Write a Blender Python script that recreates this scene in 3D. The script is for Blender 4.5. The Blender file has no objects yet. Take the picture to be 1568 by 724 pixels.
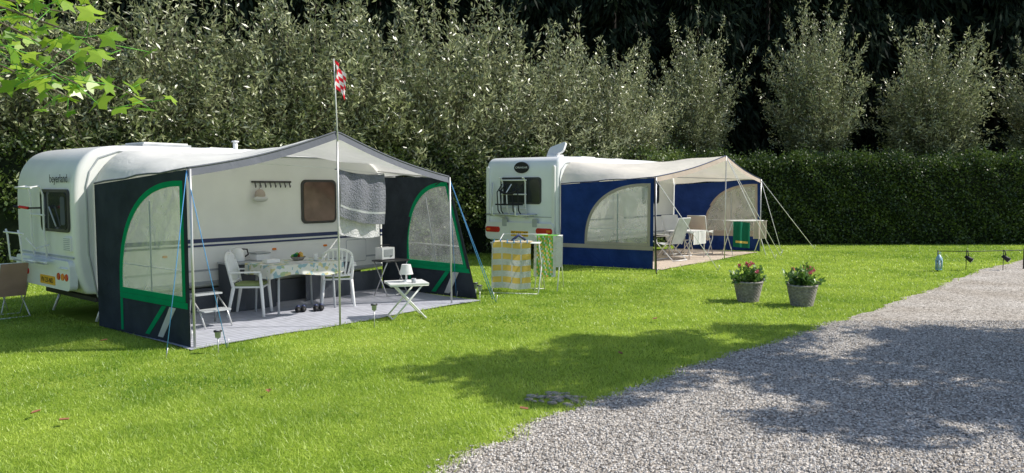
import bpy, math, random
import numpy as np
from mathutils import Vector, Matrix
random.seed(7); rng=np.random.default_rng(7)
scene=bpy.context.scene
col=scene.collection

# ------------------------------------------------------------------ materials
def _new(name):
    m=bpy.data.materials.new(name); m.use_nodes=True
    nt=m.node_tree; nt.nodes.clear()
    out=nt.nodes.new('ShaderNodeOutputMaterial')
    return m,nt,out
def mat(name,c,rough=.6,var=.12,vs=6,bump=0.,bs=60,metal=0.,spec=.4):
    m,nt,out=_new(name); N=nt.nodes; L=nt.links
    p=N.new('ShaderNodeBsdfPrincipled'); L.new(p.outputs[0],out.inputs[0])
    p.inputs['Roughness'].default_value=rough; p.inputs['Metallic'].default_value=metal
    p.inputs['Specular IOR Level'].default_value=spec
    tc=N.new('ShaderNodeTexCoord'); no=N.new('ShaderNodeTexNoise'); no.inputs['Scale'].default_value=vs; no.inputs['Detail'].default_value=6
    L.new(tc.outputs['Object'],no.inputs['Vector'])
    r=N.new('ShaderNodeValToRGB'); r.color_ramp.elements[0].position=.3; r.color_ramp.elements[1].position=.7
    r.color_ramp.elements[0].color=(*[max(0,x*(1-var)) for x in c],1); r.color_ramp.elements[1].color=(*[min(1,x*(1+var)) for x in c],1)
    L.new(no.outputs['Fac'],r.inputs[0]); L.new(r.outputs[0],p.inputs['Base Color'])
    if bump>0:
        n2=N.new('ShaderNodeTexNoise'); n2.inputs['Scale'].default_value=bs; n2.inputs['Detail'].default_value=4
        L.new(tc.outputs['Object'],n2.inputs['Vector'])
        b=N.new('ShaderNodeBump'); b.inputs['Strength'].default_value=bump; b.inputs['Distance'].default_value=.02
        L.new(n2.outputs['Fac'],b.inputs['Height']); L.new(b.outputs[0],p.inputs['Normal'])
    return m
def fabric(name,c,tr=.25,bump=.5,bs=4,var=.08):
    m,nt,out=_new(name); N=nt.nodes; L=nt.links
    tc=N.new('ShaderNodeTexCoord'); no=N.new('ShaderNodeTexNoise'); no.inputs['Scale'].default_value=3; no.inputs['Detail'].default_value=5
    L.new(tc.outputs['Object'],no.inputs['Vector'])
    r=N.new('ShaderNodeValToRGB'); r.color_ramp.elements[0].position=.3; r.color_ramp.elements[1].position=.7
    r.color_ramp.elements[0].color=(*[x*(1-var) for x in c],1); r.color_ramp.elements[1].color=(*[min(1,x*(1+var)) for x in c],1)
    L.new(no.outputs['Fac'],r.inputs[0])
    d=N.new('ShaderNodeBsdfDiffuse'); t=N.new('ShaderNodeBsdfTranslucent'); mx=N.new('ShaderNodeMixShader'); mx.inputs[0].default_value=tr
    L.new(r.outputs[0],d.inputs[0]); L.new(r.outputs[0],t.inputs[0])
    n2=N.new('ShaderNodeTexNoise'); n2.inputs['Scale'].default_value=bs; n2.inputs['Detail'].default_value=3; n2.inputs['Distortion'].default_value=1.5
    L.new(tc.outputs['Object'],n2.inputs['Vector'])
    b=N.new('ShaderNodeBump'); b.inputs['Strength'].default_value=bump; b.inputs['Distance'].default_value=.04
    L.new(n2.outputs['Fac'],b.inputs['Height']); L.new(b.outputs[0],d.inputs['Normal'])
    L.new(d.outputs[0],mx.inputs[1]); L.new(t.outputs[0],mx.inputs[2]); L.new(mx.outputs[0],out.inputs[0])
    return m
def leafmat(name,c1,c2,tr=.35,gl=.06,rough=.45):
    m,nt,out=_new(name); N=nt.nodes; L=nt.links
    a=N.new('ShaderNodeAttribute'); a.attribute_name='rnd'
    r=N.new('ShaderNodeValToRGB'); r.color_ramp.elements[0].color=(*c1,1); r.color_ramp.elements[1].color=(*c2,1)
    L.new(a.outputs['Fac'],r.inputs[0])
    d=N.new('ShaderNodeBsdfDiffuse'); t=N.new('ShaderNodeBsdfTranslucent'); mx=N.new('ShaderNodeMixShader'); mx.inputs[0].default_value=tr
    L.new(r.outputs[0],d.inputs[0]); L.new(r.outputs[0],t.inputs[0])
    g=N.new('ShaderNodeBsdfGlossy'); g.inputs['Roughness'].default_value=rough; m2=N.new('ShaderNodeMixShader'); m2.inputs[0].default_value=gl
    L.new(d.outputs[0],mx.inputs[1]); L.new(t.outputs[0],mx.inputs[2]); L.new(mx.outputs[0],m2.inputs[1]); L.new(g.outputs[0],m2.inputs[2]); L.new(m2.outputs[0],out.inputs[0])
    return m
def clear(name,c=(.8,.8,.8),dif=.25,gl=.12):
    m,nt,out=_new(name); N=nt.nodes; L=nt.links
    t=N.new('ShaderNodeBsdfTransparent'); d=N.new('ShaderNodeBsdfDiffuse'); d.inputs[0].default_value=(*c,1)
    g=N.new('ShaderNodeBsdfGlossy'); g.inputs['Roughness'].default_value=.12
    tc=N.new('ShaderNodeTexCoord'); n2=N.new('ShaderNodeTexNoise'); n2.inputs['Scale'].default_value=2.5; n2.inputs['Distortion'].default_value=1
    L.new(tc.outputs['Object'],n2.inputs['Vector'])
    b=N.new('ShaderNodeBump'); b.inputs['Strength'].default_value=.4; b.inputs['Distance'].default_value=.04
    L.new(n2.outputs['Fac'],b.inputs['Height']); L.new(b.outputs[0],g.inputs['Normal'])
    a=N.new('ShaderNodeMixShader'); a.inputs[0].default_value=dif; e=N.new('ShaderNodeMixShader'); e.inputs[0].default_value=gl
    n3=N.new('ShaderNodeTexNoise'); n3.inputs['Scale'].default_value=2.2; n3.inputs['Detail'].default_value=2; n3.inputs['Distortion'].default_value=1
    L.new(tc.outputs['Object'],n3.inputs['Vector']); mr=N.new('ShaderNodeMapRange'); mr.inputs[1].default_value=.3; mr.inputs[2].default_value=.7; mr.inputs[3].default_value=dif*.75; mr.inputs[4].default_value=dif*1.35
    L.new(n3.outputs['Fac'],mr.inputs[0]); L.new(mr.outputs[0],a.inputs[0])
    L.new(t.outputs[0],a.inputs[1]); L.new(d.outputs[0],a.inputs[2]); L.new(a.outputs[0],e.inputs[1]); L.new(g.outputs[0],e.inputs[2]); L.new(e.outputs[0],out.inputs[0])
    return m

M_WHITE=mat('caravan_white',(.84,.84,.82),.3,.05,2,spec=.5)
M_WHITE2=mat('caravan_white_cool',(.85,.87,.88),.3,.04,2,spec=.5)
M_PLAST=mat('white_plastic',(.86,.86,.86),.4,.03)
M_NAVY=mat('navy_stripe',(.03,.045,.13),.4)
M_GREYL=mat('light_grey',(.42,.44,.46),.5)
M_DGREY=fabric('dark_grey_fabric',(.12,.13,.15),.05)
M_BLACK=mat('black_rubber',(.015,.015,.017),.6)
M_METAL=mat('pole_metal',(.62,.62,.62),.35,.05,metal=.5)
M_WTUBE=mat('white_tube',(.82,.82,.82),.35,.03)
M_GLASS=mat('dark_window',(.03,.035,.04),.08,.3,1.5,spec=.8)
M_CURT=mat('brown_window',(.16,.10,.08),.15,.35,4,spec=.7)
M_FRAME=mat('window_frame',(.05,.05,.05),.4)
M_RED=mat('red_lens',(.6,.02,.02),.25); M_ORANGE=mat('orange_lens',(.75,.2,.02),.25)
M_PLATE=mat('yellow_plate',(.85,.45,.02),.4,.03)
M_ROOF1=fabric('awning_roof_white',(.88,.87,.84),.30,.4,2.5,.05)
M_ROOF2=fabric('awning_roof_beige',(.86,.82,.76),.30,.4,2.5,.05)
M_CHAR=fabric('charcoal_fabric',(.045,.055,.07),.04,.6,3,.2)
M_GREEN=fabric('green_fabric',(.01,.33,.14),.15,.2)
M_VAL=fabric('valance_grey',(.17,.18,.21),.05,.3)
M_BLUE=fabric('blue_fabric',(.025,.055,.22),.10,.7,3,.2)
M_BEIGE=fabric('beige_fabric',(.58,.49,.43),.2,.3)
M_WFAB=fabric('white_fabric',(.82,.82,.82),.3,.3)
M_CLEAR=clear('clear_vinyl',(.8,.82,.82),.25,.12)
M_CLEAR2=clear('clear_vinyl_light',(.8,.78,.74),.33,.10)
M_TOWEL=fabric('grey_towel',(.24,.25,.29),.10,.9,25)
M_TOWELW=fabric('white_towel',(.78,.78,.80),.25,.9,25)
M_ROPEB=mat('blue_rope',(.08,.30,.62),.6); M_ROPEW=mat('white_rope',(.75,.75,.75),.6)
M_PINK=fabric('pink_cushion',(.5,.33,.30),.1,.3)
M_CUSH=fabric('green_cushion',(.30,.36,.16),.1,.4)
M_YEL=fabric('yellow_cloth',(.85,.58,.16),.25,.5); M_GRN=fabric('green_cloth',(.20,.52,.10),.25,.5)
M_BARK=mat('bark',(.14,.115,.085),.9,.4,12,.8,30)
M_WICK=mat('wicker',(.30,.28,.26),.8,.4,30,.5,80)
M_SOIL=mat('soil',(.03,.02,.015),.9)
M_LANT=mat('lantern_blue',(.35,.55,.7),.4)
M_DKGRN=fabric('dark_green_cloth',(.02,.16,.10),.1,.4)

# ------------------------------------------------------------------ mesh builder
class MB:
    def __init__(s): s.v=[];s.f=[];s.m=[];s.s=[];s.mats=[]
    def mi(s,m):
        if m not in s.mats: s.mats.append(m)
        return s.mats.index(m)
    def add(s,vs,fs,m,smooth=False):
        o=len(s.v); k=s.mi(m); s.v+= [tuple(v) for v in vs]
        for f in fs: s.f.append(tuple(o+i for i in f)); s.m.append(k); s.s.append(smooth)
    def box(s,c,size,m,R=None):
        hx,hy,hz=[a/2 for a in size]; vs=[]
        for x in(-hx,hx):
            for y in(-hy,hy):
                for z in(-hz,hz):
                    p=Vector((x,y,z)); 
                    if R is not None: p=R@p
                    vs.append(Vector(c)+p)
        s.add(vs,[(0,1,3,2),(4,6,7,5),(0,4,5,1),(2,3,7,6),(0,2,6,4),(1,5,7,3)],m)
    def tube(s,pts,r,m,n=8,closed=False):
        P=[Vector(p) for p in pts]; k=len(P)
        rs=r if isinstance(r,(list,tuple)) else [r]*k
        T=[]
        for i in range(k):
            if closed: t=P[(i+1)%k]-P[i-1]
            else: t=P[min(i+1,k-1)]-P[max(i-1,0)]
            T.append(t.normalized())
        up=Vector((0,0,1)) if abs(T[0].z)<.9 else Vector((1,0,0))
        a=T[0].cross(up).normalized(); vs=[]
        for i in range(k):
            a=(a-T[i]*a.dot(T[i])).normalized(); b=T[i].cross(a)
            for j in range(n):
                th=2*math.pi*j/n; vs.append(P[i]+(a*math.cos(th)+b*math.sin(th))*rs[i])
        fs=[]
        for i in range(k if closed else k-1):
            i2=(i+1)%k
            for j in range(n):
                j2=(j+1)%n; fs.append((i*n+j,i*n+j2,i2*n+j2,i2*n+j))
        s.add(vs,fs,m,True)
        if not closed:
            o=len(s.v)-k*n; km=s.mi(m)
            s.f.append(tuple(o+j for j in range(n))[::-1]); s.m.append(km); s.s.append(False)
            s.f.append(tuple(o+(k-1)*n+j for j in range(n))); s.m.append(km); s.s.append(False)
    def lathe(s,prof,m,c=(0,0,0),n=24):
        vs=[];fs=[]
        for r,z in prof:
            for j in range(n):
                t=2*math.pi*j/n; vs.append((c[0]+r*math.cos(t),c[1]+r*math.sin(t),c[2]+z))
        for i in range(len(prof)-1):
            for j in range(n):
                j2=(j+1)%n; fs.append((i*n+j,i*n+j2,(i+1)*n+j2,(i+1)*n+j))
        s.add(vs,fs,m,True)
    def ball(s,c,r,m,n=12):
        vs=[];fs=[]
        for i in range(n//2+1):
            ph=math.pi*i/(n//2)
            for j in range(n):
                t=2*math.pi*j/n; vs.append((c[0]+r[0]*math.sin(ph)*math.cos(t),c[1]+r[1]*math.sin(ph)*math.sin(t),c[2]+r[2]*math.cos(ph)))
        for i in range(n//2):
            for j in range(n):
                j2=(j+1)%n; fs.append((i*n+j,(i+1)*n+j,(i+1)*n+j2,i*n+j2))
        s.add(vs,fs,m,True)
    def plate(s,c,u,v,w,h,r,th,m,seg=5):
        u=Vector(u).normalized(); v=Vector(v).normalized(); n=u.cross(v); c=Vector(c); pts=[]
        for (sx,sy,a0) in((1,1,0),(-1,1,90),(-1,-1,180),(1,-1,270)):
            for i in range(seg+1):
                a=math.radians(a0+90*i/seg); pts.append((sx*(w/2-r)+r*abs(math.cos(a))*sx,sy*(h/2-r)+r*abs(math.sin(a))*sy))
        k=len(pts); vs=[c+u*x+v*y+n*th/2 for x,y in pts]+[c+u*x+v*y-n*th/2 for x,y in pts]
        s.add(vs,[tuple(range(k)),tuple(range(2*k-1,k-1,-1))]+[(i,i+k,(i+1)%k+k,(i+1)%k) for i in range(k)],m)
    def sheet(s,fn,nu,nv,m,smooth=True,mf=None):
        vs=[fn(i/nu,j/nv) for i in range(nu+1) for j in range(nv+1)]
        o=len(s.v); s.v+=[tuple(p) for p in vs]
        for i in range(nu):
            for j in range(nv):
                mm=mf(i,j) if mf else m
                a=o+i*(nv+1)+j; s.f.append((a,a+nv+1,a+nv+2,a+1)); s.m.append(s.mi(mm)); s.s.append(smooth)
    def build(s,name,parent=None,loc=None,rotz=0.,bevel=0.,seg=2,scale=None):
        me=bpy.data.meshes.new(name); me.from_pydata(s.v,[],s.f)
        for m in s.mats: me.materials.append(m)
        me.polygons.foreach_set('material_index',s.m); me.polygons.foreach_set('use_smooth',s.s); me.update()
        o=bpy.data.objects.new(name,me); col.objects.link(o)
        if parent: o.parent=parent
        if loc: o.location=loc
        o.rotation_euler[2]=rotz
        if scale: o.scale=scale
        if bevel>0:
            b=o.modifiers.new('bevel','BEVEL'); b.width=bevel; b.segments=seg; b.limit_method='ANGLE'; b.angle_limit=math.radians(35)
        return o
def empty(name,loc=(0,0,0),rotz=0.):
    e=bpy.data.objects.new(name,None); col.objects.link(e); e.location=loc; e.rotation_euler[2]=rotz; e.empty_display_size=.2; return e

def raw(name,V,nper,mt,rnd=None,parent=None,link=True):
    V=np.ascontiguousarray(V,dtype=np.float32).reshape(-1,3); n=len(V)//nper
    me=bpy.data.meshes.new(name); me.vertices.add(len(V)); me.vertices.foreach_set('co',V.ravel())
    me.loops.add(len(V)); me.loops.foreach_set('vertex_index',np.arange(len(V),dtype=np.int32))
    me.polygons.add(n); me.polygons.foreach_set('loop_start',np.arange(0,len(V),nper,dtype=np.int32))
    me.update(calc_edges=True)
    if rnd is not None:
        a=me.attributes.new('rnd','FLOAT','FACE'); a.data.foreach_set('value',np.ascontiguousarray(rnd,dtype=np.float32))
    me.materials.append(mt)
    if not link: return me
    o=bpy.data.objects.new(name,me); col.objects.link(o)
    if parent: o.parent=parent
    return o
def norm(a): return a/np.maximum(np.linalg.norm(a,axis=1,keepdims=True),1e-6)
def leaves(c,d,L,W):
    n=len(c); d=norm(d); s=norm(np.cross(d,rng.normal(size=(n,3)))); L=np.asarray(L).reshape(-1,1); W=np.asarray(W).reshape(-1,1)
    nn=np.cross(d,s)
    return np.stack([c,c+d*L*.5+s*W*.5+nn*W*.15,c+d*L,c+d*L*.5-s*W*.5+nn*W*.15],axis=1)

# ------------------------------------------------------------------ world, sun, camera
EL=math.radians(44); AZ=math.radians(84)
S=Vector((math.sin(AZ)*math.cos(EL),math.cos(AZ)*math.cos(EL),math.sin(EL)))
w=bpy.data.worlds.new("World"); scene.world=w; w.use_nodes=True
nt=w.node_tree; bg=nt.nodes['Background']; sky=nt.nodes.new('ShaderNodeTexSky'); sky.sky_type='NISHITA'; sky.sun_disc=False
sky.sun_elevation=EL; sky.sun_rotation=AZ; nt.links.new(sky.outputs[0],bg.inputs[0]); bg.inputs[1].default_value=.14
sun=bpy.data.lights.new('sun','SUN'); sun.energy=5.0; sun.angle=math.radians(.5); sun.color=(1,.95,.86)
so=bpy.data.objects.new('sun',sun); col.objects.link(so); so.rotation_euler=S.to_track_quat('Z','Y').to_euler(); so.location=(20,5,20)
cam=bpy.data.cameras.new('camera'); co=bpy.data.objects.new('camera',cam); col.objects.link(co)
co.location=(0,0,1.9); co.rotation_euler=(math.radians(90-3.79),0,0); cam.sensor_width=36; cam.lens=26.68; cam.clip_end=1000; cam.clip_start=.05
scene.camera=co
scene.view_settings.view_transform='Standard'; scene.view_settings.look='None'; scene.view_settings.exposure=0

# ------------------------------------------------------------------ ground
EY=np.array([-6,0,2,3.6,4.9,6.38,8.07,10.65,14,17,19.9,21.5,22.6]); EX=np.array([-12,-5.5,-3.2,-1.6,-.56,.5,2.08,4.69,7.8,10.5,13.6,17,24])
def edge(Y): return np.interp(Y,EY,EX)+.08*np.sin(Y*5)*np.sin(Y*2.3)+.05*np.sin(Y*13+1)*np.sin(Y*3.1)+.03*np.sin(Y*41)
def ground_mat():
    m,nt,out=_new('lawn_soil'); N=nt.nodes; L=nt.links
    p=N.new('ShaderNodeBsdfPrincipled'); L.new(p.outputs[0],out.inputs[0]); p.inputs['Roughness'].default_value=1; p.inputs['Specular IOR Level'].default_value=.05
    tc=N.new('ShaderNodeTexCoord')
    a=N.new('ShaderNodeTexNoise'); a.inputs['Scale'].default_value=.9; a.inputs['Detail'].default_value=8; a.inputs['Roughness'].default_value=.65
    b=N.new('ShaderNodeTexNoise'); b.inputs['Scale'].default_value=55; b.inputs['Detail'].default_value=4
    L.new(tc.outputs['Object'],a.inputs['Vector']); L.new(tc.outputs['Object'],b.inputs['Vector'])
    r=N.new('ShaderNodeValToRGB'); e=r.color_ramp.elements; e[0].position=.3; e[0].color=(.20,.34,.03,1); e[1].position=.7; e[1].color=(.40,.50,.09,1)
    L.new(a.outputs['Fac'],r.inputs[0])
    r2=N.new('ShaderNodeValToRGB'); e=r2.color_ramp.elements; e[0].position=.3; e[0].color=(.55,.55,.5,1); e[1].position=.65; e[1].color=(1,1,1.0,1)
    L.new(b.outputs['Fac'],r2.inputs[0])
    mx=N.new('ShaderNodeMixRGB'); mx.blend_type='MULTIPLY'; mx.inputs[0].default_value=1; L.new(r.outputs[0],mx.inputs[1]); L.new(r2.outputs[0],mx.inputs[2])
    L.new(mx.outputs[0],p.inputs['Base Color'])
    bu=N.new('ShaderNodeBump'); bu.inputs['Strength'].default_value=.7; bu.inputs['Distance'].default_value=.03; L.new(b.outputs['Fac'],bu.inputs['Height']); L.new(bu.outputs[0],p.inputs['Normal'])
    return m
g=MB(); g.add([(-300,-300,0),(300,-300,0),(300,300,0),(-300,300,0)],[(0,1,2,3)],ground_mat()); g.build('lawn')
def gravel_mat(stone=False):
    m,nt,out=_new('gravel_stone' if stone else 'gravel'); N=nt.nodes; L=nt.links
    p=N.new('ShaderNodeBsdfPrincipled'); L.new(p.outputs[0],out.inputs[0]); p.inputs['Roughness'].default_value=.9; p.inputs['Specular IOR Level'].default_value=.2
    r=N.new('ShaderNodeValToRGB'); e=r.color_ramp.elements; e[0].position=0; e[0].color=(.17,.15,.13,1); e[1].position=1; e[1].color=(.84,.79,.73,1)
    x=e.new(.45); x.color=(.50,.46,.415,1)
    if stone:
        a=N.new('ShaderNodeAttribute'); a.attribute_name='rnd'; L.new(a.outputs['Fac'],r.inputs[0]); L.new(r.outputs[0],p.inputs['Base Color']); return m
    tc=N.new('ShaderNodeTexCoord'); v=N.new('ShaderNodeTexVoronoi'); v.inputs['Scale'].default_value=50
    L.new(tc.outputs['Object'],v.inputs['Vector'])
    sp=N.new('ShaderNodeSeparateColor'); L.new(v.outputs['Color'],sp.inputs[0]); L.new(sp.outputs[0],r.inputs[0])
    n=N.new('ShaderNodeTexNoise'); n.inputs['Scale'].default_value=.8; n.inputs['Detail'].default_value=6; L.new(tc.outputs['Object'],n.inputs['Vector'])
    r2=N.new('ShaderNodeValToRGB'); e=r2.color_ramp.elements; e[0].position=.35;e[0].color=(.78,.75,.71,1); e[1].position=.65; e[1].color=(1,1,1,1); L.new(n.outputs['Fac'],r2.inputs[0])
    mx=N.new('ShaderNodeMixRGB'); mx.blend_type='MULTIPLY'; mx.inputs[0].default_value=1; L.new(r.outputs[0],mx.inputs[1]); L.new(r2.outputs[0],mx.inputs[2]); L.new(mx.outputs[0],p.inputs['Base Color'])
    bu=N.new('ShaderNodeBump'); bu.inputs['Strength'].default_value=1; bu.inputs['Distance'].default_value=.012; bu.invert=True
    L.new(v.outputs['Distance'],bu.inputs['Height']); L.new(bu.outputs[0],p.inputs['Normal'])
    return m
g=MB(); ys=np.linspace(-6,22.6,400); xs=edge(ys); vs=[];fs=[]
for y,x in zip(ys,xs): vs+=[(x,y,.006),(60,y,.006)]
for i in range(len(ys)-1): fs.append((2*i,2*i+1,2*i+3,2*i+2))
g.add(vs,fs,gravel_mat()); gp=g.build('gravel_path')
n=60000; Y=4.1+6.5*rng.random(n)**1.3; X=edge(Y)-.06+rng.random(n)*(Y*.72-edge(Y)+.3); X=X+rng.normal(size=n)*.04
c=np.stack([X,Y,np.full(n,.010)],1); sz=.005+.011*rng.random(n)
O=np.array([(1,0,0),(0,1,0),(-1,0,0),(0,-1,0),(0,0,1)],float); F=[(0,1,4),(1,2,4),(2,3,4),(3,0,4)]
Vv=O[None]*(.6+.6*rng.random((n,5,1))); an=rng.random(n)*6.28; ca,sa=np.cos(an)[:,None],np.sin(an)[:,None]
Vx=Vv[...,0]*ca-Vv[...,1]*sa; Vy=Vv[...,0]*sa+Vv[...,1]*ca; Vz=Vv[...,2]*.7
Vv=np.stack([Vx,Vy,Vz],-1)*sz[:,None,None]+c[:,None]; T=Vv[:,F]
o=raw('gravel_stones',T,3,gravel_mat(True),np.repeat(rng.random(n),len(F)),gp)

# grass blades
def in_poly(X,Y,org,ang,x0,x1,y0,y1):
    dx=X-org[0]; dy=Y-org[1]; lx=dx*math.cos(ang)+dy*math.sin(ang); ly=-dx*math.sin(ang)+dy*math.cos(ang)
    return (lx>x0)&(lx<x1)&(ly>y0)&(ly<y1)
A1O=(-5.6,10.2); A1A=math.atan2(.770,.638); A2O=(1.18,18.3); A2A=math.atan2(.785,.62)
def vnoise(X,Y,sc,seed):
    r=np.random.default_rng(seed); G=r.random((256,256)); x=X*sc+500; y=Y*sc+500; xi=np.floor(x).astype(int); yi=np.floor(y).astype(int); fx=x-xi; fy=y-yi; fx=fx*fx*(3-2*fx); fy=fy*fy*(3-2*fy)
    g=lambda a,b:G[a%256,b%256]
    return (g(xi,yi)*(1-fx)+g(xi+1,yi)*fx)*(1-fy)+(g(xi,yi+1)*(1-fx)+g(xi+1,yi+1)*fx)*fy
def blades(y0,y1,dens,wd,ht):
    ar=(y1-y0)*(y1*1.45); n=int(ar*dens); Y=y0+(y1-y0)*rng.random(n); X=(rng.random(n)*2-1)*.725*y1
    k=(np.abs(X)<.72*Y+.3)&(X<edge(Y)+rng.normal(size=n)*.06)&~in_poly(X,Y,A1O,A1A,.0,5.0,-2.4,2)&~in_poly(X,Y,A2O,A2A,.4,6.4,-2.4,2)
    X=X[k];Y=Y[k]; n=len(X); pat=.45*vnoise(X,Y,.55,1)+.33*vnoise(X,Y,2.1,2)+.22*vnoise(X,Y,6.,3)
    ed=np.clip((edge(Y)-X)/.25,0,1)
    h=ht*(.5+.8*rng.random(n))*(.55+.9*vnoise(X,Y,2.6,5))*(1+.8*(1-ed)); a=rng.random(n)*6.28
    c=np.stack([X,Y,np.zeros(n)],1); sd=np.stack([np.cos(a),np.sin(a),0*a],1)*wd*.5*(.7+.6*rng.random((n,1)))
    ln=rng.normal(size=(n,3))*.85; ln[:,2]=1; tip=c+norm(ln)*h[:,None]
    return np.stack([c-sd,c+sd,tip],1), np.clip((pat-.5)*1.5+.33+rng.random(n)*.45,0,1)
M_GRASS=leafmat('grass_blade',(.17,.33,.02),(.64,.78,.13),.48,.05)
P=[blades(4.3,7,6500,.006,.038),blades(7,10,3500,.008,.040),blades(10,15,1500,.013,.041),blades(15,25,550,.022,.043)]
raw('grass',np.concatenate([p[0] for p in P]),3,M_GRASS,np.concatenate([p[1] for p in P]))
M_FL=mat('dry_leaf',(.30,.13,.07),.8)
fl=MB()
for (x,y) in((-2.2,6.75),(-3.9,6.1),(-3.55,5.9),(-4.9,9.0),(-6,8.2),(1.2,8.3),(2.0,10.5),(.1,6.2)):
    a=random.random()*6; r=.035
    fl.sheet(lambda u,v:(x+r*(u-.5)*2*math.cos(a)-r*.7*(v-.5)*2*math.sin(a)*math.sin(math.pi*min(.95,max(.05,u))),y+r*(u-.5)*2*math.sin(a)+r*(v-.5)*1.4*math.cos(a),.045+.03*(abs(v-.5)+u*.3)),4,3,M_FL)
fl.build('fallen_leaves')
sp=MB(); M_ST=mat('edging_stone',(.38,.34,.29),.9,.4,20,.6,60)
for i in range(60):
    a=random.uniform(0,6.28); q=random.random()
    r_=random.uniform(.012,.04)
    sp.ball((.40+.26*q*math.cos(a),6.66+.24*q*math.sin(a),.012),(r_*1.3,r_,r_*.5),M_ST,7)
sp.build('edging_stones')

# ------------------------------------------------------------------ vegetation
M_WIL=leafmat('willow_leaf',(.055,.085,.025),(.66,.69,.38),.28,.10,.35)
M_HED=leafmat('hedge_leaf',(.03,.065,.012),(.13,.20,.035),.3,.06)
M_CON=leafmat('conifer_leaf_shaded',(.007,.014,.009),(.036,.054,.032),.2,.01)  # near-black leaf colour stands in for the shade on the belt
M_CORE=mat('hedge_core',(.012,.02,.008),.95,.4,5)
def willow_meshes(seed,nsh=330,nl=125,rx=1.7,rz=2.45):
    r=np.random.default_rng(seed); C=[];D=[];R=[];ST=[]
    for i in range(nsh):
        th=math.radians(abs(r.normal())*36+3); 
        if r.random()<.45: th=math.radians(r.uniform(25,100))
        ph=r.random()*2*math.pi
        d=np.array([math.sin(th)*math.cos(ph),math.sin(th)*math.sin(ph),math.cos(th)])
        c0=np.array([0,0,2.25]); A=(d[0]**2+d[1]**2)/rx**2+d[2]**2/rz**2; B=2*(-c0[2]*d[2])/rz**2; Cc=c0[2]**2/rz**2-1
        disc=max(B*B-4*A*Cc,0); t=(-B+math.sqrt(disc))/(2*A); t=max(t,.6)*(r.uniform(.66,1.0) if r.random()<.8 else r.uniform(.9,1.15))
        bend=r.normal(size=3)*.12*t; bend[2]+=-.12*t*math.sin(th)**2+.10*t
        s=np.linspace(0,1,7)[:,None]; path=d*t*s+bend*s**2
        for k in range(6):
            q=path[k];q2=path[k+1]; wd=.012*(1.2-k/6); sd=np.cross(q2-q,r.normal(size=3)); sd/=np.linalg.norm(sd)+1e-6
            ST.append([q-sd*wd,q+sd*wd,q2+sd*wd,q2-sd*wd])
        m=int(nl*t/3.4)+8; u=r.random(m)**.6*.92+.08
        p=d*t*u[:,None]+bend*(u**2)[:,None]
        p=p+r.normal(size=(m,3))*(.04+.09*np.sin(np.pi*np.clip(u,0,1)))[:,None]
        dd=d*.8+r.normal(size=(m,3))*.75
        C.append(p);D.append(dd);R.append(np.clip(np.abs(r.normal(size=m))**1.8*.27+.06+r.normal()*.12+.12*u,0,1))
    C=np.concatenate(C);D=np.concatenate(D);R=np.concatenate(R)
    n=len(C)
    return raw('willow_crown',leaves(C,D,.10+.07*rng.random(n),.030+.018*rng.random(n)),4,M_WIL,R,link=False), raw('willow_shoots',np.array(ST),4,M_BARK,link=False)
WM=[willow_meshes(s) for s in (1,2,3)]
def willow(x,y,hz,sx,sz,i,lean=0):
    e=empty('willow_tree',(x,y,0))
    for k,me in enumerate(WM[i%3]):
        o=bpy.data.objects.new(('crown','shoots')[k],me); col.objects.link(o); o.parent=e; o.location=(lean,0,hz-.15); o.scale=(sx,sx,sz); o.rotation_euler[2]=x*3.7+i
    t=MB(); t.tube([(0,0,-.05),(.02,0,.5*hz),(lean*.7,0,.9*hz),(lean,0,hz+.1)],[.17,.13,.13,.10],M_BARK,10)
    for a in range(6):
        t.tube([(lean,0,hz-.05),(lean+.25*math.cos(a),.25*math.sin(a),hz+.5),(lean+.5*math.cos(a),.5*math.sin(a),hz+1.3)],[.06,.04,.02],M_BARK,6)
    t.build('trunk',e)
for k,(x,y,hz,sx,sz) in enumerate([(6.35,27,2.95,.88,.86),(10.75,27,3.0,.96,1.0),(14.85,27,2.85,1.06,.94),(19.2,27.3,2.8,1.0,.95)]): willow(x,y,hz,sx,sz,k)
row=[(-15.5,16.5,1.2,1.5,1.05),(-13.2,17,1.0,1.4,1.1),(-11.2,18,1.2,1.4,1.0),(-9.2,18.4,1.1,1.4,1.12),(-7.3,19.4,1.4,1.35,1.02),(-5.6,20.2,1.5,1.3,1.10),(-3.9,21.2,1.4,1.3,1.02),(-2.3,22,1.6,1.3,1.12),(-.7,22.8,1.6,1.2,1.04),(.9,23.5,1.7,1.15,.95),(2.4,24.1,1.7,1.05,.94),(3.75,24.8,1.9,.85,.82)]
for k,r_ in enumerate(row): willow(*r_,k+1)

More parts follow.
